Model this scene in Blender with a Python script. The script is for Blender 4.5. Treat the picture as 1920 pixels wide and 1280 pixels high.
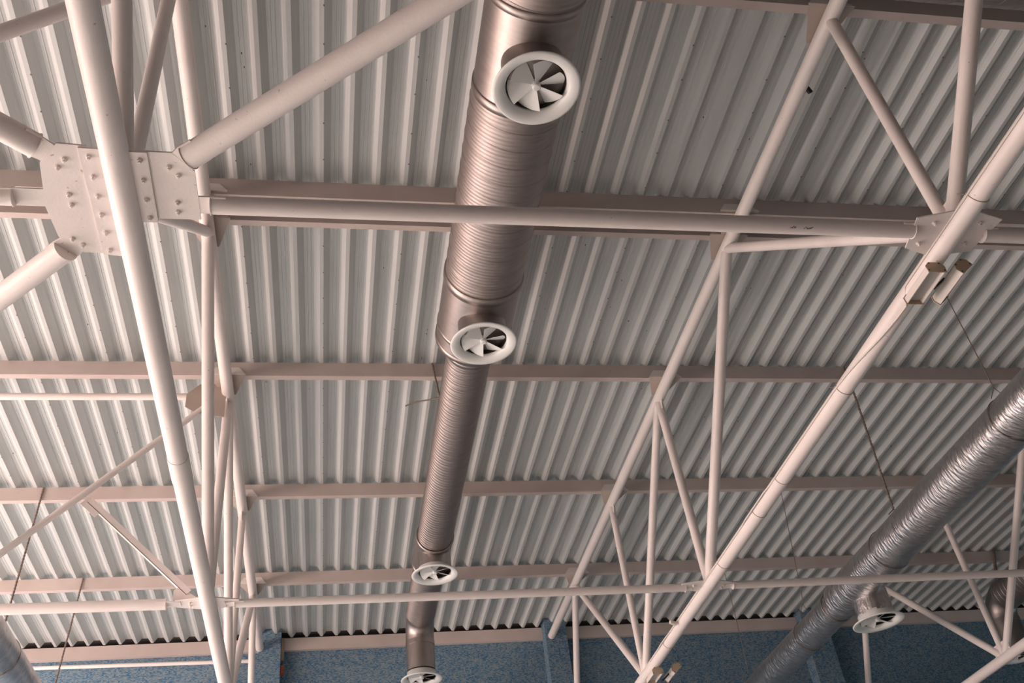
import bpy, math, random
from mathutils import Vector, Matrix, Euler

for o in list(bpy.data.objects):
    bpy.data.objects.remove(o, do_unlink=True)
scene = bpy.context.scene
COL = scene.collection
rnd = random.Random(7)
R = math.radians

# ------------------------------------------------------------------ camera, world, lights, exposure
YAW, PITCH, ROLL = 0.23175352, 0.66539120, -0.13235534
ca, sa, cb, sb, cc, sc = (math.cos(YAW), math.sin(YAW), math.cos(PITCH), math.sin(PITCH), math.cos(ROLL), math.sin(ROLL))
FWD = Vector((sa*cb, ca*cb, sb)); RT = Vector((ca, -sa, 0)); UP = RT.cross(FWD)
RT2 = RT*cc + UP*sc; UP2 = -RT*sc + UP*cc
cam_data = bpy.data.cameras.new('camera')
cam_data.sensor_width = 36.0
cam_data.lens = 1842.45/1920*36.0
cam_data.clip_end = 200
cam = bpy.data.objects.new('camera', cam_data)
COL.objects.link(cam)
cam.matrix_world = Matrix(((RT2.x, UP2.x, -FWD.x, 0), (RT2.y, UP2.y, -FWD.y, 0), (RT2.z, UP2.z, -FWD.z, 0), (0, 0, 0, 1)))
scene.camera = cam

world = bpy.data.worlds.new('world')
scene.world = world
world.use_nodes = True
world.node_tree.nodes['Background'].inputs[0].default_value = (0.80, 0.84, 0.88, 1)
world.node_tree.nodes['Background'].inputs[1].default_value = 0.10

def area_lamp(name, loc, target, sx, sy, watts, color, spread=180):
    d = bpy.data.lights.new(name, 'AREA')
    d.shape = 'RECTANGLE'; d.size = sx; d.size_y = sy; d.energy = watts; d.color = color; d.spread = R(spread)
    o = bpy.data.objects.new(name, d)
    COL.objects.link(o)
    o.location = loc
    o.rotation_euler = (Vector(target)-Vector(loc)).to_track_quat('-Z', 'Y').to_euler()
    return o
# daylight through the glazing of the hall: a long warm band low on the left, a cool one on the right, plus two added left fills
area_lamp('left_glazing_light', (-10.3, 11.2, 2.3), (0, 11.2, 3.6), 17, 3.2, 1750, (1.0, 0.79, 0.72))
area_lamp('left_upper_fill_light', (-10.3, 10.8, 5.0), (0, 10.8, 6.4), 17, 1.4, 960, (1.0, 0.72, 0.64))  # unseen fill added to brighten the deck ribs right of the duct
area_lamp('left_floor_bounce_light', (-10.3, 11.2, 0.9), (-7.2, 11.2, -1.6), 17, 2.2, 2050, (1.0, 0.85, 0.79), 110)  # added lamp aimed at the floor so its bounce fills the ceiling
area_lamp('right_glazing_light', (25.2, 9.0, 1.0), (4, 9.0, 1.0), 20, 4, 200, (0.50, 0.90, 1.0))

scene.view_settings.view_transform = 'Standard'
scene.view_settings.look = 'None'
scene.view_settings.gamma = 1.0
scene.view_settings.use_curve_mapping = False
scene.view_settings.exposure = 0.03

# ------------------------------------------------------------------ materials
def new_mat(name):
    m = bpy.data.materials.new(name); m.use_nodes = True
    nt = m.node_tree
    return m, nt, nt.nodes['Principled BSDF']

def paint(name, c1, c2, rough=0.45, scale=3.0, stain=None, bump=0.0, bscale=60, metallic=0.0, spec=0.5):
    m, nt, b = new_mat(name)
    tc = nt.nodes.new('ShaderNodeTexCoord')
    n = nt.nodes.new('ShaderNodeTexNoise'); n.inputs['Scale'].default_value = scale; n.inputs['Detail'].default_value = 5
    nt.links.new(tc.outputs['Object'], n.inputs['Vector'])
    r = nt.nodes.new('ShaderNodeValToRGB')
    r.color_ramp.elements[0].position = 0.35; r.color_ramp.elements[0].color = (*c1, 1)
    r.color_ramp.elements[1].position = 0.65; r.color_ramp.elements[1].color = (*c2, 1)
    nt.links.new(n.outputs['Fac'], r.inputs['Fac'])
    out = r.outputs['Color']
    if stain:
        n2 = nt.nodes.new('ShaderNodeTexNoise'); n2.inputs['Scale'].default_value = 26; n2.inputs['Detail'].default_value = 3
        nt.links.new(tc.outputs['Object'], n2.inputs['Vector'])
        r2 = nt.nodes.new('ShaderNodeValToRGB')
        r2.color_ramp.elements[0].position = 0.71; r2.color_ramp.elements[0].color = (0, 0, 0, 1)
        r2.color_ramp.elements[1].position = 0.77; r2.color_ramp.elements[1].color = (1, 1, 1, 1)
        nt.links.new(n2.outputs['Fac'], r2.inputs['Fac'])
        mx = nt.nodes.new('ShaderNodeMix'); mx.data_type = 'RGBA'
        nt.links.new(r2.outputs['Color'], mx.inputs['Factor'])
        nt.links.new(out, mx.inputs['A']); mx.inputs['B'].default_value = (*stain, 1)
        out = mx.outputs['Result']
    nt.links.new(out, b.inputs['Base Color'])
    b.inputs['Roughness'].default_value = rough
    b.inputs['Metallic'].default_value = metallic
    b.inputs['Specular IOR Level'].default_value = spec
    if bump:
        n3 = nt.nodes.new('ShaderNodeTexNoise'); n3.inputs['Scale'].default_value = bscale; n3.inputs['Detail'].default_value = 4
        nt.links.new(tc.outputs['Object'], n3.inputs['Vector'])
        bp = nt.nodes.new('ShaderNodeBump'); bp.inputs['Strength'].default_value = bump; bp.inputs['Distance'].default_value = 0.01
        nt.links.new(n3.outputs['Fac'], bp.inputs['Height'])
        nt.links.new(bp.outputs['Normal'], b.inputs['Normal'])
    return m

M = {}
M['white'] = paint('white_steel_paint', (0.80, 0.735, 0.705), (0.84, 0.78, 0.75), 0.42, 2.5, (0.50, 0.40, 0.35), 0.12, 45)
M['purlin'] = paint('purlin_paint', (0.53, 0.455, 0.42), (0.58, 0.505, 0.47), 0.5, 2.0, (0.40, 0.32, 0.29))
M['dark_plate'] = paint('dark_plate_tone', (0.44, 0.37, 0.32), (0.48, 0.41, 0.36), 0.55)  # darker brown carries the shade of the cleat foot; bracing gussets share it
M['deck'] = paint('deck_coating', (0.51, 0.54, 0.535), (0.55, 0.58, 0.575), 0.33, 0.8, None)
M['bolt'] = paint('bolt_paint', (0.80, 0.74, 0.70), (0.84, 0.78, 0.74), 0.5)
M['diff'] = paint('diffuser_enamel', (0.78, 0.80, 0.78), (0.82, 0.84, 0.82), 0.28)
M['black'] = paint('matt_black', (0.012, 0.010, 0.009), (0.02, 0.017, 0.015), 0.7)
M['rod'] = paint('rusty_rod', (0.16, 0.12, 0.10), (0.22, 0.17, 0.14), 0.6, 20)
M['tan'] = paint('tan_end_plate', (0.50, 0.39, 0.28), (0.54, 0.42, 0.31), 0.55)
M['lampwhite'] = paint('lamp_body_white', (0.72, 0.67, 0.62), (0.76, 0.71, 0.66), 0.4)
M['lens'] = paint('lamp_lens', (0.50, 0.47, 0.46), (0.54, 0.51, 0.50), 0.25)
M['slab'] = paint('roof_board', (0.10, 0.09, 0.085), (0.13, 0.115, 0.11), 0.9)
M['plaster'] = paint('hall_plaster', (0.30, 0.27, 0.26), (0.33, 0.30, 0.29), 0.8)
M['floor'] = paint('sports_floor', (0.43, 0.44, 0.432), (0.48, 0.49, 0.482), 0.5)
M['red'] = paint('orange_sealant', (0.55, 0.10, 0.04), (0.62, 0.13, 0.05), 0.7)
M['wood'] = paint('raw_timber', (0.40, 0.30, 0.20), (0.46, 0.35, 0.24), 0.7)

def galv(name, col, rough, wave, wscale, foil=False):
    m, nt, b = new_mat(name)
    tc = nt.nodes.new('ShaderNodeTexCoord')
    n = nt.nodes.new('ShaderNodeTexNoise'); n.inputs['Detail'].default_value = 6
    mp = nt.nodes.new('ShaderNodeMapping')
    nt.links.new(tc.outputs['Object'], mp.inputs['Vector'])
    mp.inputs['Scale'].default_value = (3, 14, 3) if not foil else (6, 9, 6)
    nt.links.new(mp.outputs['Vector'], n.inputs['Vector']); n.inputs['Scale'].default_value = 1.6
    r = nt.nodes.new('ShaderNodeValToRGB')
    k = 0.86 if not foil else 0.72
    r.color_ramp.elements[0].position = 0.3; r.color_ramp.elements[0].color = (col[0]*k, col[1]*k, col[2]*k, 1)
    r.color_ramp.elements[1].position = 0.7; r.color_ramp.elements[1].color = (*col, 1)
    nt.links.new(n.outputs['Fac'], r.inputs['Fac'])
    nt.links.new(r.outputs['Color'], b.inputs['Base Color'])
    b.inputs['Metallic'].default_value = 1.0
    b.inputs['Roughness'].default_value = rough
    n2 = nt.nodes.new('ShaderNodeTexNoise'); n2.inputs['Detail'].default_value = 5
    n2.inputs['Scale'].default_value = 9 if foil else 2.2
    if foil:
        mp2 = nt.nodes.new('ShaderNodeMapping'); mp2.inputs['Scale'].default_value = (1, 3.2, 1)
        nt.links.new(tc.outputs['Object'], mp2.inputs['Vector'])
        nt.links.new(mp2.outputs['Vector'], n2.inputs['Vector'])
    else:
        nt.links.new(tc.outputs['Object'], n2.inputs['Vector'])
    bp = nt.nodes.new('ShaderNodeBump')
    bp.inputs['Strength'].default_value = 0.55 if foil else 0.15; bp.inputs['Distance'].default_value = 0.03
    nt.links.new(n2.outputs['Fac'], bp.inputs['Height'])
    last = bp
    if wave:
        w = nt.nodes.new('ShaderNodeTexWave'); w.wave_type = 'BANDS'; w.bands_direction = 'Y'
        w.inputs['Scale'].default_value = wscale; w.inputs['Distortion'].default_value = 0.0
        nt.links.new(tc.outputs['Object'], w.inputs['Vector'])
        bp2 = nt.nodes.new('ShaderNodeBump'); bp2.inputs['Strength'].default_value = 0.35; bp2.inputs['Distance'].default_value = 0.006
        nt.links.new(w.outputs['Fac'], bp2.inputs['Height'])
        nt.links.new(bp.outputs['Normal'], bp2.inputs['Normal'])
        last = bp2
    nt.links.new(last.outputs['Normal'], b.inputs['Normal'])
    return m
M['galv'] = galv('galvanised_spiral', (0.43, 0.38, 0.36), 0.50, True, 7.0)
M['galv_plain'] = galv('galvanised_sheet', (0.43, 0.385, 0.365), 0.42, False, 1)
M['seam'] = galv('galvanised_seam', (0.40, 0.35, 0.33), 0.45, False, 1)
M['foil'] = galv('aluminium_foil_wrap', (0.76, 0.735, 0.735), 0.30, False, 1, True)

def wall_mat():
    m, nt, b = new_mat('blue_speckled_wall')
    tc = nt.nodes.new('ShaderNodeTexCoord')
    mp = nt.nodes.new('ShaderNodeMapping'); mp.inputs['Scale'].default_value = (1/0.032, 1/0.032, 1/0.014)
    nt.links.new(tc.outputs['Object'], mp.inputs['Vector'])
    fl = nt.nodes.new('ShaderNodeVectorMath'); fl.operation = 'FLOOR'
    nt.links.new(mp.outputs['Vector'], fl.inputs[0])
    wn = nt.nodes.new('ShaderNodeTexWhiteNoise'); wn.noise_dimensions = '3D'
    nt.links.new(fl.outputs['Vector'], wn.inputs['Vector'])
    n = nt.nodes.new('ShaderNodeTexNoise'); n.inputs['Scale'].default_value = 9; n.inputs['Detail'].default_value = 3
    nt.links.new(tc.outputs['Object'], n.inputs['Vector'])
    ma = nt.nodes.new('ShaderNodeMath'); ma.operation = 'MULTIPLY_ADD'
    nt.links.new(n.outputs['Fac'], ma.inputs[0]); ma.inputs[1].default_value = 0.9
    sub = nt.nodes.new('ShaderNodeMath'); sub.operation = 'SUBTRACT'
    nt.links.new(wn.outputs['Value'], sub.inputs[0]); sub.inputs[1].default_value = 0.45
    nt.links.new(sub.outputs[0], ma.inputs[2])
    r = nt.nodes.new('ShaderNodeValToRGB')
    e = r.color_ramp.elements
    e[0].position = 0.05; e[0].color = (0.045, 0.135, 0.25, 1)
    e[1].position = 0.85; e[1].color = (0.22, 0.285, 0.32, 1)
    x = e.new(0.35); x.color = (0.10, 0.20, 0.30, 1)
    x = e.new(0.55); x.color = (0.165, 0.24, 0.29, 1)
    nt.links.new(ma.outputs[0], r.inputs['Fac'])
    nt.links.new(r.outputs['Color'], b.inputs['Base Color'])
    b.inputs['Roughness'].default_value = 0.85
    return m
M['wall'] = wall_mat()

# ------------------------------------------------------------------ mesh helpers
class MB:
    def __init__(s): s.v = []; s.f = []; s.sm = []
    def add(s, vs, fs, smooth=False):
        o = len(s.v); s.v += [tuple(v) for v in vs]
        for f in fs: s.f.append(tuple(i+o for i in f)); s.sm.append(smooth)
    def box(s, x0, x1, y0, y1, z0, z1):
        s.add([(x0,y0,z0),(x1,y0,z0),(x1,y1,z0),(x0,y1,z0),(x0,y0,z1),(x1,y0,z1),(x1,y1,z1),(x0,y1,z1)],
              [(0,3,2,1),(4,5,6,7),(0,1,5,4),(1,2,6,5),(2,3,7,6),(3,0,4,7)])
    def frame(s, d):
        d = Vector(d).normalized()
        a = Vector((0, 0, 1)) if abs(d.z) < 0.9 else Vector((1, 0, 0))
        u = d.cross(a).normalized(); return u, d.cross(u).normalized()
    def tube(s, p0, p1, r, n=28, caps=True, r1=None):
        p0, p1 = Vector(p0), Vector(p1); r1 = r if r1 is None else r1
        u, w = s.frame(p1-p0)
        ring = lambda p, q: [p + u*(q*math.cos(2*math.pi*i/n)) + w*(q*math.sin(2*math.pi*i/n)) for i in range(n)]
        a, b = ring(p0, r), ring(p1, r1)
        s.add(a+b, [(i, i+n, (i+1) % n+n, (i+1) % n) for i in range(n)], True)
        if caps:
            s.add(a, [tuple(range(n))]); s.add(b, [tuple(reversed(range(n)))])
    def sweep(s, pts, r, n=10):
        pts = [Vector(p) for p in pts]; prev = None; base = []
        for k, p in enumerate(pts):
            d = (pts[min(k+1, len(pts)-1)] - pts[max(k-1, 0)]).normalized()
            if prev is None: u, w = s.frame(d)
            else:
                u = (prev - d*prev.dot(d)).normalized(); w = d.cross(u)
            prev = u
            base += [p + u*(r*math.cos(2*math.pi*i/n)) + w*(r*math.sin(2*math.pi*i/n)) for i in range(n)]
        L = len(pts)
        s.add(base, [(k*n+i, k*n+(i+1) % n, (k+1)*n+(i+1) % n, (k+1)*n+i) for k in range(L-1) for i in range(n)], True)
        s.add(base[:n], [tuple(reversed(range(n)))]); s.add(base[-n:], [tuple(range(n))])
    def lathe(s, prof, n=48, smooth=True, close=False):   # profile (r, z) about the local Z axis
        vs = []; L = len(prof)
        for r, z in prof:
            vs += [(r*math.cos(2*math.pi*i/n), r*math.sin(2*math.pi*i/n), z) for i in range(n)]
        fs = [(k*n+i, k*n+(i+1) % n, (k+1)*n+(i+1) % n, (k+1)*n+i) for k in range(L-1) for i in range(n)]
        if close: fs += [((L-1)*n+i, (L-1)*n+(i+1) % n, (i+1) % n, i) for i in range(n)]
        s.add(vs, fs, smooth)
    def prism(s, poly, z0, z1, axis='z'):   # polygon extruded along an axis
        n = len(poly)
        mk = {'z': lambda a, b, c: (a, b, c), 'y': lambda a, b, c: (a, c, b), 'x': lambda a, b, c: (c, a, b)}[axis]
        vs = [mk(a, b, z0) for a, b in poly] + [mk(a, b, z1) for a, b in poly]
        s.add(vs, [tuple(reversed(range(n))), tuple(range(n, 2*n))] + [(i, (i+1) % n, (i+1) % n+n, i+n) for i in range(n)])
    def mesh(s, name, mat):
        me = bpy.data.meshes.new(name); me.from_pydata(s.v, [], s.f)
        me.polygons.foreach_set('use_smooth', s.sm); me.materials.append(mat); me.update()
        return me
    def build(s, name, mat, parent=None):
        return link(name, s.mesh(name, mat), parent)

def link(name, me, parent=None, loc=None, rot=None):
    o = bpy.data.objects.new(name, me); COL.objects.link(o)
    if parent is not None:
        o.parent = parent
        base = parent; off = Vector((0, 0, 0))
        if loc is None:   # geometry written in world coordinates: undo the placement of the parents
            o.matrix_parent_inverse = world_of(parent).inverted()
    if loc is not None: o.location = loc
    if rot is not None: o.rotation_euler = rot
    return o
def world_of(o):
    m = Matrix.LocRotScale(o.location, o.rotation_euler, o.scale)
    if o.parent: m = world_of(o.parent) @ o.matrix_parent_inverse @ m
    return m
def empty(name, loc, label, cat, group=None):
    o = bpy.data.objects.new(name, None); COL.objects.link(o); o.location = loc
    o.empty_display_size = 0.2
    return tag(o, label, cat, group)
def tag(o, label, cat, group=None):
    o['label'] = label; o['category'] = cat
    if group: o['group'] = group
    return o
def struct(o): o['kind'] = 'structure'; return o
def stuff(o): o['kind'] = 'stuff'; return o
def tube_obj(name, p0, p1, r, mat, parent=None, n=28):
    m = MB(); m.tube(p0, p1, r, n); return m.build(name, mat, parent)

# ------------------------------------------------------------------ setting: hall shell (floor 1.6 m below the camera)
FZ = -1.6
ZD = 8.2            # underside of the deck ribs
XL, XR, XT = -1.341, 4.659, 10.659      # truss planes
HU, HL = 7.90, 4.94                     # chord axes
YW = 20.06
m = MB(); m.box(-10.5, 26, -10, 21, FZ-0.2, FZ); struct(m.build('floor', M['floor']))
m = MB(); m.box(-11.0, -10.45, -10, 21, FZ, 8.6); struct(m.build('wall_left', M['plaster']))
m = MB(); m.box(25.6, 26.3, -10, 21, FZ, 8.6); struct(m.build('wall_right', M['plaster']))
m = MB(); m.box(-10.5, 26, -10.3, -10, FZ, 8.6); struct(m.build('wall_front', M['plaster']))

# deck profile
P = 0.303; X0 = -0.126; DEP = 0.102
def period(c):   # one wave about a rib centre c, from the rib's left end to the next rib
    h = 0.022
    return [(c-h, 0), (c+h, 0), (c+h+0.034, 0.048), (c+h+0.037, 0.054), (c+h+0.041, 0.057), (c+h+0.072, DEP),
            (c+0.124, DEP), (c+0.127, DEP-0.006), (c+0.133, DEP-0.006), (c+0.136, DEP),
            (c+0.167, DEP), (c+0.170, DEP-0.006), (c+0.176, DEP-0.006), (c+0.179, DEP),
            (c+P-h-0.072, DEP), (c+P-h-0.041, 0.057), (c+P-h-0.037, 0.054), (c+P-h-0.034, 0.048)]
def deck_z(x):
    t = ((x-X0) % P)
    pts = [(a-0, b) for a, b in period(0)] + [(P-0.022, 0), (P+0.022, 0)]
    for (a, za), (b, zb) in zip(pts, pts[1:]):
        if a <= t <= b: return za + (zb-za)*(t-a)/(b-a)
    return 0
m = MB(); m.box(-10.45, 26, -10, 21, ZD+DEP+0.012, ZD+DEP+0.25)
ceiling = struct(m.build('ceiling', M['slab']))
SHEETS = {}
for key, ya, yb, dz in (('a', 0.3, 7.62, 0.0), ('b', 7.62, 13.98, 0.0), ('c', 13.56, 19.93, -0.003)):
    prof = [q for k in range(3) for q in period(k*P)] + [(3*P-0.022, 0), (3*P+0.022, 0)]
    mb = MB(); n = len(prof)
    mb.add([(a, ya, b) for a, b in prof] + [(a, yb, b) for a, b in prof] ,
           [(i, i+1, i+1+n, i+n) for i in range(n-1)])
    SHEETS[key] = (mb.mesh('roof_sheet', M['deck']), dz)
for k in range(-11, 19):
    for key, (me, dz) in SHEETS.items():
        link('roof_sheet', me, ceiling, (X0 + 3*P*k, 0, ZD + dz - 0.0007*(k % 2)))
mb = MB()
for k in range(-11, 19):
    x = X0 + 3*P*k + 0.020
    y = 2.0
    while y < 19.6:
        y += 0.47 + rnd.uniform(-0.06, 0.06)
        z = ZD - 0.004
        mb.add([(x-0.008, y-0.009, z), (x+0.008, y-0.009, z), (x+0.008, y+0.009, z), (x-0.008, y+0.009, z), (x, y, z-0.006)],
               [(0, 1, 4), (1, 2, 4), (2, 3, 4), (3, 0, 4)])
    for _ in range(9):   # stray screws through the pans
        x2 = X0 + 3*P*k + 0.1515 + P*rnd.randrange(3) + rnd.uniform(-.02, .02); y2 = rnd.uniform(2, 19.5); z2 = ZD+DEP-0.001
        mb.add([(x2-0.006, y2-0.012, z2), (x2+0.006, y2-0.010, z2), (x2+0.005, y2+0.012, z2), (x2-0.005, y2+0.010, z2), (x2, y2, z2-0.016)],
               [(0, 1, 4), (1, 2, 4), (2, 3, 4), (3, 0, 4)])
stuff(mb.build('sheet_rivets', M['rod'], ceiling))

# far wall with its piers
m = MB(); m.box(-10.5, 26, YW, YW+0.4, FZ, ZD-0.02); wall_back = struct(m.build('wall_back', M['wall']))
PIERS = [(-1.36, -0.93, 19.70), (4.53, 4.99, 19.70), (10.39, 10.96, 19.70)]
for x0, x1, yf in PIERS:
    top = []
    nx = 40
    for i in range(nx+1):
        x = x0 + (x1-x0)*i/nx; top.append((x, ZD + deck_z(x) - 0.012))
    mb = MB(); mb.prism([(x1, FZ), (x0, FZ)] + top, yf, YW, 'y')
    mb.build('pier', M['wall'], wall_back)
mb = MB(); mb.box(-0.925, -0.87, 19.86, 19.94, 7.70, 8.16); mb.build('timber_batten', M['wood'], wall_back)
mb = MB(); mb.box(-0.925, -0.87, 19.87, 19.95, 7.42, 7.60); mb.build('sealant_patch', M['red'], wall_back)

# ------------------------------------------------------------------ purlins (channels lying on the top chords)
def purlin(x0, x1, y, zb, zt, fl, label):
    t = 0.009
    prof = [(y, zb), (y+fl, zb), (y+fl, zb+t), (y+t, zb+t), (y+t, zt-t), (y+fl, zt-t), (y+fl, zt), (y, zt)]
    mb = MB(); mb.prism(prof, x0, x1, 'x')
    return tag(mb.build('purlin', M['purlin']), label, 'purlin', 'channel purlins under the roof deck')
PZ = 7.982
purlin(-10.4, 25.5, 4.746, PZ, ZD, .092, 'steel channel purlin cut by the top right edge of the photo')
purlin(-10.4, 25.5, 7.442, 7.955, ZD, .066, 'front one of the close pair of purlins just above the long near strut')
purlin(-10.4, 25.5, 7.842, PZ, ZD, .080, 'rear one of the close purlin pair, peeping out below the long near strut')
purlin(-10.4, 25.5, 10.68, PZ, ZD, .090, 'steel channel purlin level with the second swirl diffuser')
purlin(-10.4, 25.5, 13.83, PZ, ZD, .092, 'steel channel purlin midway between the second and third swirl diffusers')
purlin(-10.4, 25.5, 16.93, PZ, ZD, .095, 'steel channel purlin level with the third swirl diffuser')
edges = [-10.4] + [q for a, b, _ in PIERS for q in (a-0.003, b+0.003)] + [25.5]
wl = ['beam along the blue wall top, left of the leftmost pier', 'beam along the blue wall top, behind the foot of the central duct',
      'beam along the blue wall top, between middle pier and foil duct', 'beam along the blue wall top in the dark right corner']
for k in range(4):
    a, b = edges[2*k], edges[2*k+1]
    purlin(a, b, 19.97, 7.94, ZD-0.002, .085, 'brownish steel ' + wl[k])

# ------------------------------------------------------------------ trusses
RC_U, RC_L = 0.078, 0.086
UY = {-1: 1.62, 0: 4.82, 1: 7.96, 2: 11.10, 3: 14.12, 4: 17.22}
LY = {1: 4.73, 2: 10.88, 3: 14.02, 4: 19.5}
WEB = [(-1, 1, .064), (0, 1, .057), (1, 1, .060), (1, 2, .068), (2, 2, .060), (2, 3, .060), (3, 3, .054), (4, 3, .062), (4, 4, .060)]
def bolt_mesh():
    mb = MB()
    mb.lathe([(0.020, 0.0), (0.020, -0.003), (0.0165, -0.004)], 12, False)
    mb.lathe([(0.0165, -0.003), (0.0165, -0.016), (0.0105, -0.018), (0.0095, -0.031), (0.0, -0.033)], 6, False)
    return mb.mesh('bolt', M['bolt'])
BOLT = bolt_mesh()
def cleat_mesh():
    # bent bracket: upright leg against the purlin web, foot plate tapering back under the flange
    mb = MB(); t = 0.008
    # sloping upper plate
    f = [(-0.24, -0.03, -0.035), (0.24, -0.03, -0.035), (0.15, -0.004, 0.10), (-0.15, -0.004, 0.10)]
    bk = [(x, y+t, z) for x, y, z in f]
    mb.add(f+bk, [(0, 1, 2, 3), (7, 6, 5, 4), (0, 4, 5, 1), (1, 5, 6, 2), (2, 6, 7, 3), (3, 7, 4, 0)])
    mb.prism([(-0.24, -0.025), (0.24, -0.025), (0.09, 0.42), (-0.09, 0.40)], -0.038, -0.030, 'z')
    me = mb.mesh('purlin_cleat', M['white']); me.materials.append(M['dark_plate'])
    for p in me.polygons: p.material_index = 0 if p.index < 6 else 1  # second slot: foot plate with its shade put into the colour
    return me
CLEAT = cleat_mesh()
def truss(x, label, lr, shift=0.0):
    t = empty('roof_truss', (x, 10.0, HL), label, 'truss', 'white tubular steel roof trusses')
    tube_obj('top_chord', (x, -2, HU), (x, 19.69, HU), RC_U, M['white'], t, 36)
    lc = tube_obj('bottom_chord', (x, -2, HL), (x, 19.66, HL), lr, M['white'], t, 40)
    for u, l, r in WEB:
        p0 = Vector((x, UY[u], HU)); p1 = Vector((x, LY[l], HL))
        if l == 4: p1 = Vector((x, 18.95, HL))
        tube_obj('web_member', p0, p1, r, M['white'], t)
        # weld collar where the member meets the chord
        d = (p1-p0).normalized()
    for y in (4.746, 7.442, 7.842, 10.68, 13.83, 16.93):
        link('purlin_cleat', CLEAT, t, (x-t.location.x, y-0.001-t.location.y, PZ+0.030-t.location.z))
    # small vertical fin plates at the nodes
    for l, ya, yb in ((1, 4.5, 4.95), (2, 10.7, 11.05), (3, 13.8, 14.25)):
        mb = MB(); mb.prism([(ya, HL+0.05), (yb, HL+0.05), (yb-0.06, HL+0.24), (ya+0.06, HL+0.24)], x-0.006, x+0.006, 'x')
        mb.build('node_plate', M['white'], t)
    for u in (2, 3, 4):
        y = UY[u]; mb = MB(); mb.prism([(y-0.14, HU-0.05), (y+0.14, HU-0.05), (y+0.09, HU-0.20), (y-0.09, HU-0.20)], x-0.006, x+0.006, 'x')
        mb.build('node_plate', M['white'], t)
    return t
T1 = truss(XL, 'white tubular roof truss on the left carrying the big bolted gusset plate', 0.089)
T2 = truss(XR, 'white tubular roof truss right of centre with cable and lamps on its bottom chord', 0.080)
T3 = truss(XT, 'white tubular roof truss in the dark bottom right corner behind the foil duct', 0.080)

def plate(parent, name, poly, z, t, bolts=(), x=0.0, mat='white'):
    mb = MB(); mb.prism(poly, z-t/2, z+t/2, 'z')
    o = mb.build(name, M[mat], parent)
    for bx, by in bolts:
        b = link('bolt', BOLT, o); b.matrix_parent_inverse = world_of(o).inverted(); b.location = (bx, by, z-t/2)
        b.rotation_euler = (0, 0, rnd.uniform(0, 1))
    return o
ZG = 4.945
# big node of the left truss: welded strips on the chord, lapped outer plates
plate(T1, 'gusset_plate', [(-1.673, 4.259), (-1.50, 4.270), (-1.50, 5.222), (-1.677, 5.217), (-1.814, 5.073), (-1.842, 4.80), (-1.80, 4.425)], ZG+0.008, 0.012,
      [(-1.647, 4.382), (-1.699, 4.45), (-1.675, 4.68), (-1.675, 4.768), (-1.728, 5.084), (-1.67, 5.139)])
plate(T1, 'splice_plate', [(-1.549, 4.275), (-1.40, 4.280), (-1.40, 5.236), (-1.549, 5.215)], ZG-0.006, 0.014,
      [(-1.495, 4.34), (-1.496, 4.505), (-1.495, 4.671), (-1.5, 4.837), (-1.499, 5.004), (-1.5, 5.171)])
plate(T1, 'splice_plate', [(-1.28, 4.290), (-1.146, 4.290), (-1.150, 4.895), (-1.28, 4.895)], ZG-0.006, 0.014,
      [(-1.194, 4.35), (-1.194, 4.516), (-1.197, 4.684), (-1.196, 4.847)])
plate(T1, 'gusset_plate', [(-1.20, 4.294), (-1.001, 4.295), (-0.874, 4.442), (-0.873, 4.869), (-1.20, 4.872)], ZG+0.008, 0.012,
      [(-1.029, 4.411), (-0.979, 4.476), (-1.009, 4.716), (-1.014, 4.801)])
# right truss, same level
plate(T2, 'gusset_plate', [(XR-0.36, 4.60), (XR-0.05, 4.50), (XR+0.05, 4.50), (XR+0.34, 4.58), (XR+0.26, 4.93), (XR-0.05, 5.0), (XR-0.30, 4.92)], ZG+0.002, 0.012,
      [(XR-0.20, 4.64), (XR-0.22, 4.86), (XR+0.17, 4.62), (XR+0.16, 4.84)])
# second nodes
for T, x in ((T1, XL), (T2, XR), (T3, XT)):
    plate(T, 'gusset_plate', [(x-0.36, 10.86), (x-0.05, 10.78), (x+0.05, 10.78), (x+0.34, 10.86), (x+0.34, 11.02), (x+0.05, 11.10), (x-0.05, 11.10), (x-0.36, 11.02)], ZG, 0.012,
          [(x-0.20, 10.90), (x-0.20, 10.98), (x+0.19, 10.90), (x+0.19, 10.98)])
plate(T1, 'gusset_plate', [(XL+0.04, 13.55), (XL+0.34, 13.55), (XL+0.44, 13.70), (XL+0.44, 14.28), (XL+0.34, 14.42), (XL+0.04, 14.42)], ZG, 0.012,
      [(XL+0.25, 13.66), (XL+0.32, 13.74), (XL+0.30, 14.1), (XL+0.30, 14.22)])
mb = MB(); mb.tube((XL, 7.82, HL), (XL, 8.22, HL), 0.095, 40); mb.build('splice_sleeve', M['white'], T1)

# ------------------------------------------------------------------ bracing at bottom chord level
def brace(p0, p1, r, label, name='brace_tube', cat='brace', fins=(True, False), group=None, finw=0.075, finl=0.20):
    p0, p1 = Vector(p0), Vector(p1)
    t = empty(name, p0, label, cat, group)
    d = (p1-p0).normalized()
    tube_obj('tube', p0, p1, r, M['white'], t, 36)
    side = d.cross(Vector((0, 0, 1))).normalized()
    for flag, p, s in ((fins[0], p0, -1), (fins[1], p1, 1)):
        if flag:
            q = p + d*s*finl; b = p - d*s*0.10
            mb = MB()
            pts = [b+side*(r+0.012), p+side*(r+0.012), q+side*finw, q-side*finw, p-side*(r+0.012), b-side*(r+0.012)]
            mb.prism([(v.x, v.y) for v in pts], p.z-0.006, p.z+0.006, 'z')
            mb.build('end_plate', M['white'], t)
            mb = MB(); mb.tube(p - d*s*0.004, p - d*s*(-0.003), r+0.006, 36); mb.build('weld_bead', M['white'], t)
    return t
ZB = 4.955
G = 'bottom chord bracing tubes'
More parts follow.
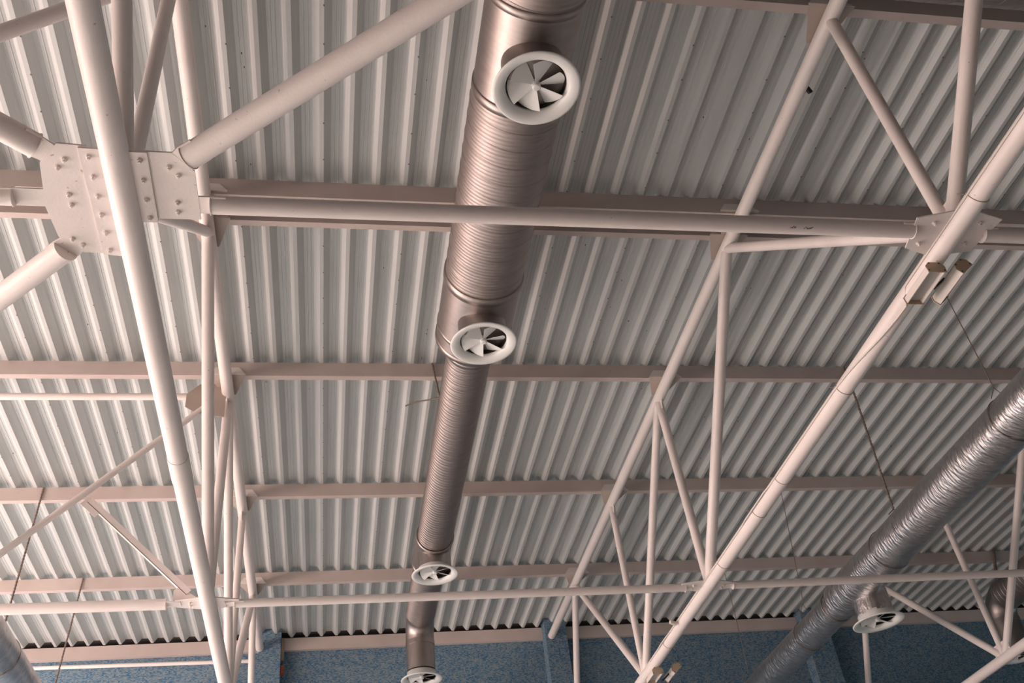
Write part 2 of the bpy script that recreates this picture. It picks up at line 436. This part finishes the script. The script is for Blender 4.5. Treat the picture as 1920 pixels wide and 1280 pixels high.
brace((-0.90, 4.325, ZB), (3.9, 0.38, ZB), 0.083, 'thick white brace tube rising from the gusset plate to the top centre edge', group=G, finl=0.12)
brace((-1.80, 4.292, ZB), (-5.6, 1.22, ZB), 0.080, 'thick white brace tube leaving the gusset plate up to the left edge', group=G, finl=0.15)
brace((-1.795, 5.20, ZB), (-5.7, 8.98, ZB), 0.083, 'thick white brace tube leaving the gusset plate down to the left edge', group=G, finl=0.15)
brace((-0.80, 4.738, ZB), (4.33, 4.738, ZB), 0.063, 'long white strut tube from the big gusset plate across the central duct', fins=(True, True), group=G, finl=0.10, name='strut_tube')
brace((-2.02, 4.722, ZB), (-7.0, 4.722, ZB), 0.063, 'short visible white strut tube at the left edge beside the gusset plate', group=G, finl=0.28, name='strut_tube')
brace((4.93, 4.755, ZB), (10.3, 4.755, ZB), 0.063, 'white strut tube running off the right edge from behind the right chord', group=G, finl=0.10, name='strut_tube')
brace((-1.05, 10.955, ZB-0.02), (4.36, 10.955, ZB-0.02), 0.049, 'thin white strut tube crossing just under the third swirl diffuser', fins=(True, True), group=G, finl=0.10, finw=0.045, name='strut_tube')
brace((-1.80, 10.915, ZB-0.02), (-7.0, 10.88, ZB-0.02), 0.062, 'white strut tube in the lower left running behind the left chord', group=G, finl=0.16, finw=0.05, name='strut_tube')
brace((4.98, 10.925, ZB-0.02), (10.3, 10.84, ZB-0.02), 0.049, 'thin white strut tube passing in front of the foil duct on the right', fins=(True, True), group=G, finl=0.10, finw=0.045, name='strut_tube')
brace((-1.45, 19.62, 7.615), (-7.0, 19.62, 7.685), 0.036, 'thin pipe along the blue wall below the wall beam at lower left', fins=(False, False), name='pipe', cat='pipe')

# vertical bracing left of the left truss
t = empty('vertical_bracing', (XL, 10.95, HL), 'white vertical K bracing of thin tubes between chord levels at lower left', 'bracing')
tube_obj('top_strut', (-1.66, 10.99, 7.86), (-7.2, 10.99, 7.86), 0.046, M['white'], t)
tube_obj('diagonal', (-1.60, 10.95, 7.68), (-4.26, 10.95, 5.06), 0.040, M['white'], t)
d = Vector((-2.873, 10.95, 6.306)) - Vector((-1.56, 10.95, 5.02)); dn = d.normalized(); px = Vector((dn.z, 0, -dn.x))
a0 = Vector((-1.60, 10.95, 5.06)); a1 = Vector((-2.85, 10.95, 6.285))
mb = MB()   # angle section
def bar(mb, a, b, u, v):
    vs = [a, a+u, a+u+v, a+v, b, b+u, b+u+v, b+v]
    mb.add(vs, [(0, 3, 2, 1), (4, 5, 6, 7), (0, 1, 5, 4), (1, 2, 6, 5), (2, 3, 7, 6), (3, 0, 4, 7)])
bar(mb, a0, a1, px*0.075, Vector((0, 0.007, 0))); bar(mb, a0, a1, px*0.007, Vector((0, 0.075, 0)))
mb.build('angle_brace', M['white'], t)
mb = MB(); mb.prism([(-1.36, 8.02), (-1.70, 8.02), (-1.86, 7.86), (-1.86, 7.66), (-1.72, 7.56), (-1.36, 7.50)], 10.93, 10.942, 'y')
mb.build('gusset_plate', M['dark_plate'], t)
mb = MB(); mb.prism([(-1.45, 5.005), (-1.74, 5.005), (-1.74, 5.12), (-1.68, 5.17), (-1.55, 5.08)], 10.965, 10.977, 'y')
mb.build('gusset_plate', M['white'], t)
mb = MB(); mb.prism([(-2.68, 6.15), (-2.74, 6.09), (-2.93, 6.27), (-2.84, 6.36)], 10.96, 10.972, 'y')
mb.build('gusset_plate', M['white'], t)
t = empty('vertical_bracing', (XL, 4.82, HL), 'brownish brace tube crossing the top left corner behind the left chord', 'bracing')
tube_obj('diagonal', (-1.55, 4.80, 7.62), (-3.85, 4.80, 5.61), 0.062, M['white'], t)
mb = MB(); mb.prism([(-1.36, 7.95), (-1.86, 7.86), (-1.86, 7.60), (-1.70, 7.40), (-1.36, 7.45)], 4.78, 4.792, 'y')
mb.build('gusset_plate', M['dark_plate'], t)

# ------------------------------------------------------------------ ducts
def helix(mb, x, z, r, y0, y1, pitch, w, h, phase=0.0, n=56):
    turns = (y1-y0-w)/pitch; N = max(2, int(turns*n)); vs = []
    for k in range(N+1):
        a = 2*math.pi*k/n + phase; y = y0 + pitch*k/n
        for rr, dy in ((r-0.002, 0), (r+h, w*0.3), (r+h, w*0.7), (r-0.002, w)):
            vs.append((x+rr*math.cos(a), y+dy, z+rr*math.sin(a)))
    mb.add(vs, [(4*k+j, 4*k+4+j, 4*k+5+j, 4*k+1+j) for k in range(N) for j in range(3)], True)
def ring_band(mb, x, z, r, y0, y1, h, n=64):
    prof = [(r-0.004, y0), (r+h, y0+0.004), (r+h, y1-0.004), (r-0.004, y1)]
    vs = []
    for rr, y in prof: vs += [(x+rr*math.cos(2*math.pi*i/n), y, z+rr*math.sin(2*math.pi*i/n)) for i in range(n)]
    mb.add(vs, [(k*n+i, (k+1)*n+i, (k+1)*n+(i+1) % n, k*n+(i+1) % n) for k in range(3) for i in range(n)], False)
    # smooth round the ring
    for q in range(len(mb.sm)-3*n, len(mb.sm)): mb.sm[q] = True

def sector_blade(r0, r1, a0, a1, tilt, n=8, dz=0.0):
    # flat wedge turned about its own middle radius, with thickness
    mid = (a0+a1)/2; pts = [(r0*math.cos(a0-mid), r0*math.sin(a0-mid))]
    for i in range(n+1):
        a = a0 + (a1-a0)*i/n - mid; pts.append((r1*math.cos(a), r1*math.sin(a)))
    pts.append((r0*math.cos(a1-mid), r0*math.sin(a1-mid)))
    mb = MB(); mb.prism(pts, -0.0012, 0.0012, 'z')
    Mx = Matrix.Rotation(mid, 4, 'Z') @ Matrix.Rotation(tilt, 4, 'X')
    mb.v = [tuple(Mx @ Vector(v) + Vector((0, 0, dz))) for v in mb.v]
    return mb
RIM = MB()
RIM.lathe([(0.262, 0.125), (0.262, 0.040), (0.275, 0.022), (0.318, 0.012), (0.362, 0.004), (0.3715, -0.004), (0.3690, -0.013),
           (0.350, -0.0165), (0.318, -0.012), (0.290, 0.0), (0.268, 0.020), (0.258, 0.045), (0.257, 0.125)], 72, True, True)
RIM = RIM.mesh('rim', M['diff'])
BLADES = [sector_blade(0.034, 0.246, R(60*k+4), R(60*k+56), R(27), dz=0.050).mesh('blade', M['diff']) for k in range(6)]
HUB = MB(); HUB.lathe([(0.0, 0.004), (0.026, 0.006), (0.036, 0.014), (0.037, 0.024), (0.037, 0.085), (0.0, 0.085)], 24, False); HUB = HUB.mesh('hub', M['diff'])
BACK = MB(); BACK.lathe([(0.250, 0.045), (0.250, 0.20), (0.0, 0.20)], 48, False); BACK = BACK.mesh('throat_shade', M['black'])  # black cup behind the blades, painting the shade inside the neck
def diffuser(parent, x, y, z, spin=0.0, tilt=0.0):
    e = bpy.data.objects.new('swirl_diffuser', None); COL.objects.link(e); e.empty_display_size = .1
    e.parent = parent; e.matrix_parent_inverse = world_of(parent).inverted()
    e.rotation_mode = 'ZYX'; e.location = (x, y, z); e.rotation_euler = Euler((0, tilt, spin), 'ZYX')
    for nm, me in [('rim', RIM), ('hub', HUB), ('throat_shade', BACK)] + [('blade', b) for b in BLADES]:
        link(nm, me, e, (0, 0, 0))
    return e

def galv_section(parent, x, z, r, y0, y1, pitch, ridge=True):
    mb = MB(); mb.tube((x, y0, z), (x, y1, z), r, 72); mb.build('duct_section', M['galv'], parent)
    if ridge:
        mb = MB(); helix(mb, x, z, r, y0+0.01, y1-0.01, pitch, 0.020, 0.0045)
        stuff(mb.build('spiral_seam', M['seam'], parent))
def joint(parent, x, z, r, y0, y1, h=0.008):
    mb = MB(); ring_band(mb, x, z, r, y0, y1, h); mb.build('coupling', M['galv_plain'], parent)

CX, CZ = 1.66, 7.38
duct = empty('spiral_duct', (CX, 11.0, CZ-0.42), 'bare grey spiral duct with swirl diffusers running down the centre of the photo', 'duct', 'bare spiral ducts')
galv_section(duct, CX, CZ, 0.420, 4.22, 4.47, 0.21)
mb = MB(); mb.tube((CX, 4.42, CZ), (CX, 5.46, CZ), 0.424, 72); mb.build('tee_section', M['galv_plain'], duct)
joint(duct, CX, CZ, 0.424, 4.40, 4.48); joint(duct, CX, CZ, 0.426, 5.38, 5.48, .010)
galv_section(duct, CX, CZ, 0.432, 5.46, 7.98, 0.21)
mb = MB(); mb.tube((CX, 7.92, CZ), (CX, 9.05, CZ), 0.436, 72); mb.build('tee_section', M['galv_plain'], duct)
joint(duct, CX, CZ, 0.436, 7.90, 8.02, .012); joint(duct, CX, CZ, 0.436, 8.78, 8.84, .008); joint(duct, CX, CZ, 0.436, 9.0, 9.08, .010)
mb = MB(); mb.tube((CX, 9.07, CZ), (CX, 9.30, CZ), 0.425, 72, True, 0.285); mb.build('reducer', M['galv_plain'], duct)
joint(duct, CX, CZ, 0.278, 9.28, 9.36, .008)
galv_section(duct, CX, CZ, 0.276, 9.30, 14.15, 0.068)
mb = MB(); mb.tube((CX, 14.1, CZ), (CX, 15.06, CZ), 0.296, 64); mb.build('tee_section', M['galv_plain'], duct)
joint(duct, CX, CZ, 0.297, 14.08, 14.16); joint(duct, CX, CZ, 0.297, 14.98, 15.08)
galv_section(duct, CX, CZ, 0.264, 15.05, 17.10, 0.068)
# elbow and drop at the end
def elbow(parent, x, z, r, y0, zdrop, rb, mat):
    pts = [(x, y0-0.02, z)]
    for i in range(0, 7):
        a = R(90*i/6); pts.append((x, y0 + rb*math.sin(a), z - rb*(1-math.cos(a))))
    mb = MB(); mb.sweep(pts, r, 56); mb.build('elbow', mat, parent)
    yb = y0+rb
    mb = MB(); mb.tube((x, yb, z-rb+0.02), (x, yb, zdrop), r, 56); mb.build('drop_pipe', mat, parent)
    mb = MB()
    for za, zb2 in ((z-rb-0.02, z-rb-0.10),):
        mb.tube((x, yb, za), (x, yb, zb2), r+0.008, 56)
    mb.build('coupling', M['galv_plain'], parent)
    return yb
ye = elbow(duct, CX, CZ, 0.258, 17.08, 6.45, 0.38, M['galv_plain'])
for y, z, sp in ((4.93, 6.69, 0.12), (8.40, 6.74, 0.30), (14.43, 6.87, 0.05)):
    mb = MB(); mb.tube((CX, y, CZ-0.05), (CX, y, z+0.10), 0.268, 56); mb.build('branch_neck', M['galv_plain'], duct)
    diffuser(duct, CX, y, z, sp)
diffuser(duct, CX, ye, 6.30, 0.2)

# the other bare duct, far right
DX = 13.70
dd = empty('spiral_duct', (DX, 14.0, CZ-0.42), 'dark spiral duct with an elbow in the bottom right corner', 'duct', 'bare spiral ducts')
galv_section(dd, DX, CZ, 0.42, 4.22, 10.0, 0.21); galv_section(dd, DX, CZ, 0.32, 9.98, 17.25, 0.12)
ye2 = elbow(dd, DX, CZ, 0.30, 17.2, 6.35, 0.40, M['galv_plain'])
diffuser(dd, DX, ye2, 6.20)

# header across the top right
hd = empty('header_duct', (9.0, 3.79, CZ-0.42), 'dark spiral header duct along the top right edge of the photo', 'duct')
mb = MB(); mb.tube((5.9-3.0, 3.79, CZ), (14.4, 3.79, CZ), 0.415, 64); mb.build('duct_section', M['galv'], hd)
mb = MB(); helix(mb, -3.79, CZ, 0.415, 2.95, 14.3, 0.21, 0.020, 0.005)
mb.v = [(y, -x, z) for x, y, z in mb.v]; mb.f = [tuple(reversed(f)) for f in mb.f]
stuff(mb.build('spiral_seam', M['seam'], hd))

# foil wrapped ducts hung lower
def foil_section(parent, x, z, r, y0, y1, seed, name='foil_section'):
    rr = random.Random(seed); n = 72; L = int((y1-y0)/0.045)
    ph = [rr.uniform(0, 6.28) for _ in range(6)]
    vs = []
    for k in range(L+1):
        y = y0 + (y1-y0)*k/L
        w = rr.uniform(-0.0035, 0.0035)
        for i in range(n):
            a = 2*math.pi*i/n
            q = r + w*(0.5+0.5*math.sin(a*2+ph[0]+y*3)) + 0.004*math.sin(3*a+ph[1]+2.1*y) + 0.003*math.sin(5*a+ph[2]-3.3*y) + rr.uniform(-.0012, .0012)
            vs.append((x+q*math.cos(a), y, z+q*math.sin(a)))
    mb = MB(); mb.add(vs, [(k*n+i, (k+1)*n+i, (k+1)*n+(i+1) % n, k*n+(i+1) % n) for k in range(L) for i in range(n)], True)
    mb.add(vs[:n], [tuple(reversed(range(n)))]); mb.add(vs[-n:], [tuple(range(n))])
    return mb.build(name, M['foil'], parent)
def strap(parent, x, z, r, y, mat='rod', rw=0.006):
    mb = MB(); n = 40
    pts = [(x+(r+0.004)*math.cos(2*math.pi*i/n), y, z+(r+0.004)*math.sin(2*math.pi*i/n)) for i in range(n+1)]
    mb.sweep(pts, rw, 6); return mb.build('strap', M[mat], parent)
FX, FZD = 7.57, 5.57
fd = empty('foil_duct', (FX, 11.0, FZD-0.28), 'silver foil wrapped duct with a swirl diffuser at lower right', 'duct', 'foil wrapped ducts')
foil_section(fd, FX, FZD, 0.285, 3.0, 12.95, 1)
foil_section(fd, FX+0.03, FZD, 0.240, 12.9, 19.4, 2)
for y in (8.20, 11.35): strap(fd, FX, FZD, 0.287, y)
for y, r in ((13.02, 0.246), (13.22, 0.244)): strap(fd, FX+0.03, FZD, r, y, 'galv_plain', 0.012)
strap(fd, FX+0.03, FZD, 0.243, 14.35)
# tilted branch neck with its diffuser
tilt = -R(2)
dirv = Vector((math.sin(-tilt)*1.0, 0, -math.cos(tilt)))
n0 = Vector((FX+0.13, 12.45, FZD)); n1 = n0 + dirv*0.58
mbn = MB(); rr = random.Random(5)
nn = 56; vs = []; L = 14
u, w = mbn.frame(dirv)
for k in range(L+1):
    p = n0.lerp(n1 - dirv*0.10, k/L)
    for i in range(nn):
        a = 2*math.pi*i/nn; q = 0.262 + rr.uniform(-.003, .003)
        vs.append(p + u*(q*math.cos(a)) + w*(q*math.sin(a)))
mbn.add(vs, [(k*nn+i, k*nn+(i+1) % nn, (k+1)*nn+(i+1) % nn, (k+1)*nn+i) for k in range(L) for i in range(nn)], True)
mbn.build('branch_neck', M['foil'], fd)
diffuser(fd, n1.x, n1.y, n1.z, 0.2, tilt)

ld = empty('foil_duct', (-4.36, 12.0, FZD-0.28), 'silver foil wrapped duct cut by the bottom left corner', 'duct', 'foil wrapped ducts')
foil_section(ld, -4.36, FZD, 0.285, 4.0, 19.4, 3)
strap(ld, -4.36, FZD, 0.287, 13.75)

# ------------------------------------------------------------------ hangers
def hanger(pts, r, label, beads=False, name='hanger_wire', loop=None):
    mb = MB(); mb.sweep(pts, r, 8)
    if beads:
        a, b = Vector(pts[-2]), Vector(pts[-1]); n = int((b-a).length/0.05)
        for k in range(n):
            p = a.lerp(b, (k+.5)/n); d = (b-a).normalized()
            mb.tube(p-d*0.014, p+d*0.014, r*1.5, 8)
    if loop: mb.sweep(loop, r*0.8, 6)
    return tag(mb.build(name, M['rod']), label, 'hanger', 'duct hangers')
def legs(x, z, r, y, ztop):
    pts = [(x, y, ztop)]
    return [(x-0.10, y, z+r*1.0), (x, y, ztop), (x+0.10, y, z+r*1.0)]
hanger([(7.50, 8.2, 8.19), (7.53, 8.2, 6.02)], 0.006, 'thin dark hanger wire dropping from the roof to the foil duct near right edge', loop=legs(7.53, FZD, .29, 8.2, 6.02))
hanger([(7.47, 10.655, 8.19), (7.475, 10.65, 7.93), (7.55, 10.9, 5.94)], 0.011, 'dark beaded hanger chain between right chord and foil duct', True, 'hanger_chain', legs(7.55, FZD, .29, 10.9, 5.94))
hanger([(7.60, 13.815, 8.19), (7.60, 13.80, 7.93), (7.60, 14.2, 6.05)], 0.006, 'thin dark hanger wire in front of the roof ribs left of the foil duct branch', loop=legs(7.58, FZD, .25, 14.2, 6.05))
hanger([(7.62, 16.915, 8.19), (7.58, 16.9, 6.0)], 0.006, 'thin hanger wire from the last purlin down to the foil duct near the blue wall', loop=legs(7.56, FZD, .25, 16.9, 6.0))
hanger([(-4.25, 13.81, 8.19), (-4.36, 13.75, 5.9)], 0.011, 'dark threaded hanger rod above the thin strut at far lower left', True, 'hanger_rod')
hanger([(-4.23, 16.91, 8.19), (-4.36, 16.75, 5.9)], 0.011, 'dark threaded hanger rod right of the foil duct at lower left', True, 'hanger_rod')
hanger([(1.36, 10.655, 8.19), (1.43, 10.65, 7.62)], 0.013, 'short dark hanger rod left of the central duct at the second diffuser', False, 'hanger_rod',
       [(1.48, 10.62, 7.60), (1.30, 10.80, 7.68), (1.15, 10.93, 7.74), (1.0, 11.0, 7.72)])
hanger([(13.60, 16.89, 8.19), (13.36, 16.86, 7.55)], 0.022, 'dark hanger above the dark duct in the bottom right corner', True, 'hanger_rod')

# ------------------------------------------------------------------ lamps on the right truss bottom chord
def lamp_meshes(L):
    prof = [(-0.045, 0.045), (-0.075, 0.010), (-0.070, -0.045), (-0.062, -0.045), (-0.062, -0.008), (0.055, -0.008), (0.062, -0.045), (0.070, -0.045), (0.075, 0.010), (0.045, 0.045)]
    b = MB(); b.prism(list(reversed(prof)), -L/2, L/2, 'y')
    e = MB(); e.prism([(0.048, 0.052), (-0.048, 0.052), (-0.084, 0.012), (-0.078, -0.050), (0.078, -0.050), (0.084, 0.012)], -0.003, 0.003, 'y')
    ln = MB(); ln.box(-0.050, 0.045, -L/2+0.01, L/2-0.01, -0.014, -0.0085)
    s = MB(); s.tube((0, -0.002, 0), (0, 0.004, 0), 0.006, 8)
    return b.mesh('body', M['lampwhite']), e.mesh('end_plate', M['tan']), ln.mesh('lens', M['lens']), s.mesh('screw', M['black'])
LM = lamp_meshes(0.37)
def lamp(loc, rot, label, arm):
    t = empty('floodlight', loc, label, 'lamp', 'small linear floodlights on the right truss')
    t.rotation_euler = rot
    link('body', LM[0], t, (0, 0, 0)); link('lens', LM[2], t, (0, 0, 0))
    for s in (-1, 1):
        e = link('end_plate', LM[1], t, (0, s*0.1885, 0))
        for q in ((-0.066, -0.03), (0.066, -0.03), (-0.042, 0.040), (0.042, 0.040)): link('screw', LM[3], e, (q[0], s*0.003 - 0.001, q[1]))
    mb = MB(); mb.box(*arm); link('bracket', mb.mesh('bracket', M['black']), t, (0, 0, 0))
    return t
lamp((XR-0.065, 5.17, HL-0.135), (0, 0, 0), 'white lamp clamped under the right chord near its gusset plate', (-0.02, 0.02, -0.03, 0.03, 0.045, 0.055))
lamp((XR+0.18, 5.17, HL-0.105), (0, R(-40), 0), 'white tilted lamp hanging free right of the right chord near its gusset plate', (-0.17, -0.03, -0.02, 0.02, 0.046, 0.060))
lamp((XR-0.0, 13.62, HL-0.135), (0, 0, 0), 'white lamp under the right chord at the bottom edge by the blue wall', (-0.02, 0.02, -0.03, 0.03, 0.045, 0.055))
lamp((XR+0.28, 13.62, HL-0.10), (0, R(-40), 0), 'white tilted lamp beside the chord at the bottom edge, against the blue wall', (-0.215, -0.06, -0.02, 0.02, 0.01, 0.03))

# cable tied along the right chord
def chord_pt(y, ang, r=0.086): return (XR + r*math.cos(ang), y, HL + r*math.sin(ang))
pts = []
for k in range(0, 90):
    y = 1.0 + 0.15*k
    if y > 13.5: break
    a = R(178)
    rr_ = 0.087
    if 5.45 < y < 6.9: a = R(178) + R(70)*math.sin(math.pi*(1-(y-5.45)/1.45)/2)**2
    if 8.6 < y < 9.3 or 12.4 < y < 13.0: rr_ = 0.10
    pts.append(chord_pt(y, a, rr_))
c = empty('power_cable', (XR, 8, HL), 'thin white cable tied along the left side of the right bottom chord', 'cable')
mb = MB(); mb.sweep(pts, 0.0085, 8); mb.build('cable', M['lampwhite'], c)
for y in (4.35, 6.75, 8.35, 9.05, 10.3, 12.75):
    mb = MB(); n = 32
    q = [chord_pt(y + 0.012*math.sin(2*math.pi*i/n), 2*math.pi*i/n, 0.0835) for i in range(n+1)]
    q2 = [chord_pt(y, R(178), 0.10), chord_pt(y+0.02, R(170), 0.15)]
    mb.sweep(q, 0.0028, 5); mb.sweep(q2, 0.003, 5); mb.build('cable_tie', M['wood'], c)
mb = MB(); mb.box(-0.06, 0.04, -0.02, 0.02, -0.02, 0.02)
br = tag(mb.build('bracket', M['lampwhite']), 'tiny white bracket on the left of the right chord above the blue wall', 'bracket')
br.location = (XR-0.14, 12.02, HL-0.02); br.rotation_euler = (0, 0.2, 0.3)

# dark scrap caught on the right top chord
mb = MB(); mb.box(-0.035, 0.035, -0.012, 0.012, -0.03, 0.03)
sc_ = tag(mb.build('tape_scrap', M['black']), 'small dark scrap stuck on the right side of the top chord near the top', 'scrap')
sc_.location = (XR+0.095, 5.62, HU-0.03); sc_.rotation_euler = (0.3, 0.9, 0.5)

# two rust chips on the underside of the long near strut
def chip(x, w):
    mb = MB(); n = 6
    for i in range(n):
        xx = x + w*(i/n-0.5); a = R(-128 + rnd.uniform(-7, 7)); a2 = a + R(rnd.uniform(4, 9))
        f = lambda t, q: (q, 4.738 + 0.0642*math.cos(t), ZB + 0.0642*math.sin(t))
        mb.add([f(a, xx), f(a, xx+w/n*1.3), f(a2, xx+w/n*1.3), f(a2, xx)], [(0, 1, 2, 3)])
    return mb
strut = bpy.data.objects['strut_tube']
for x, w in ((3.33, 0.045), (3.45, 0.075)):
    chip(x, w).build('rust_chip', M['rod'], strut)
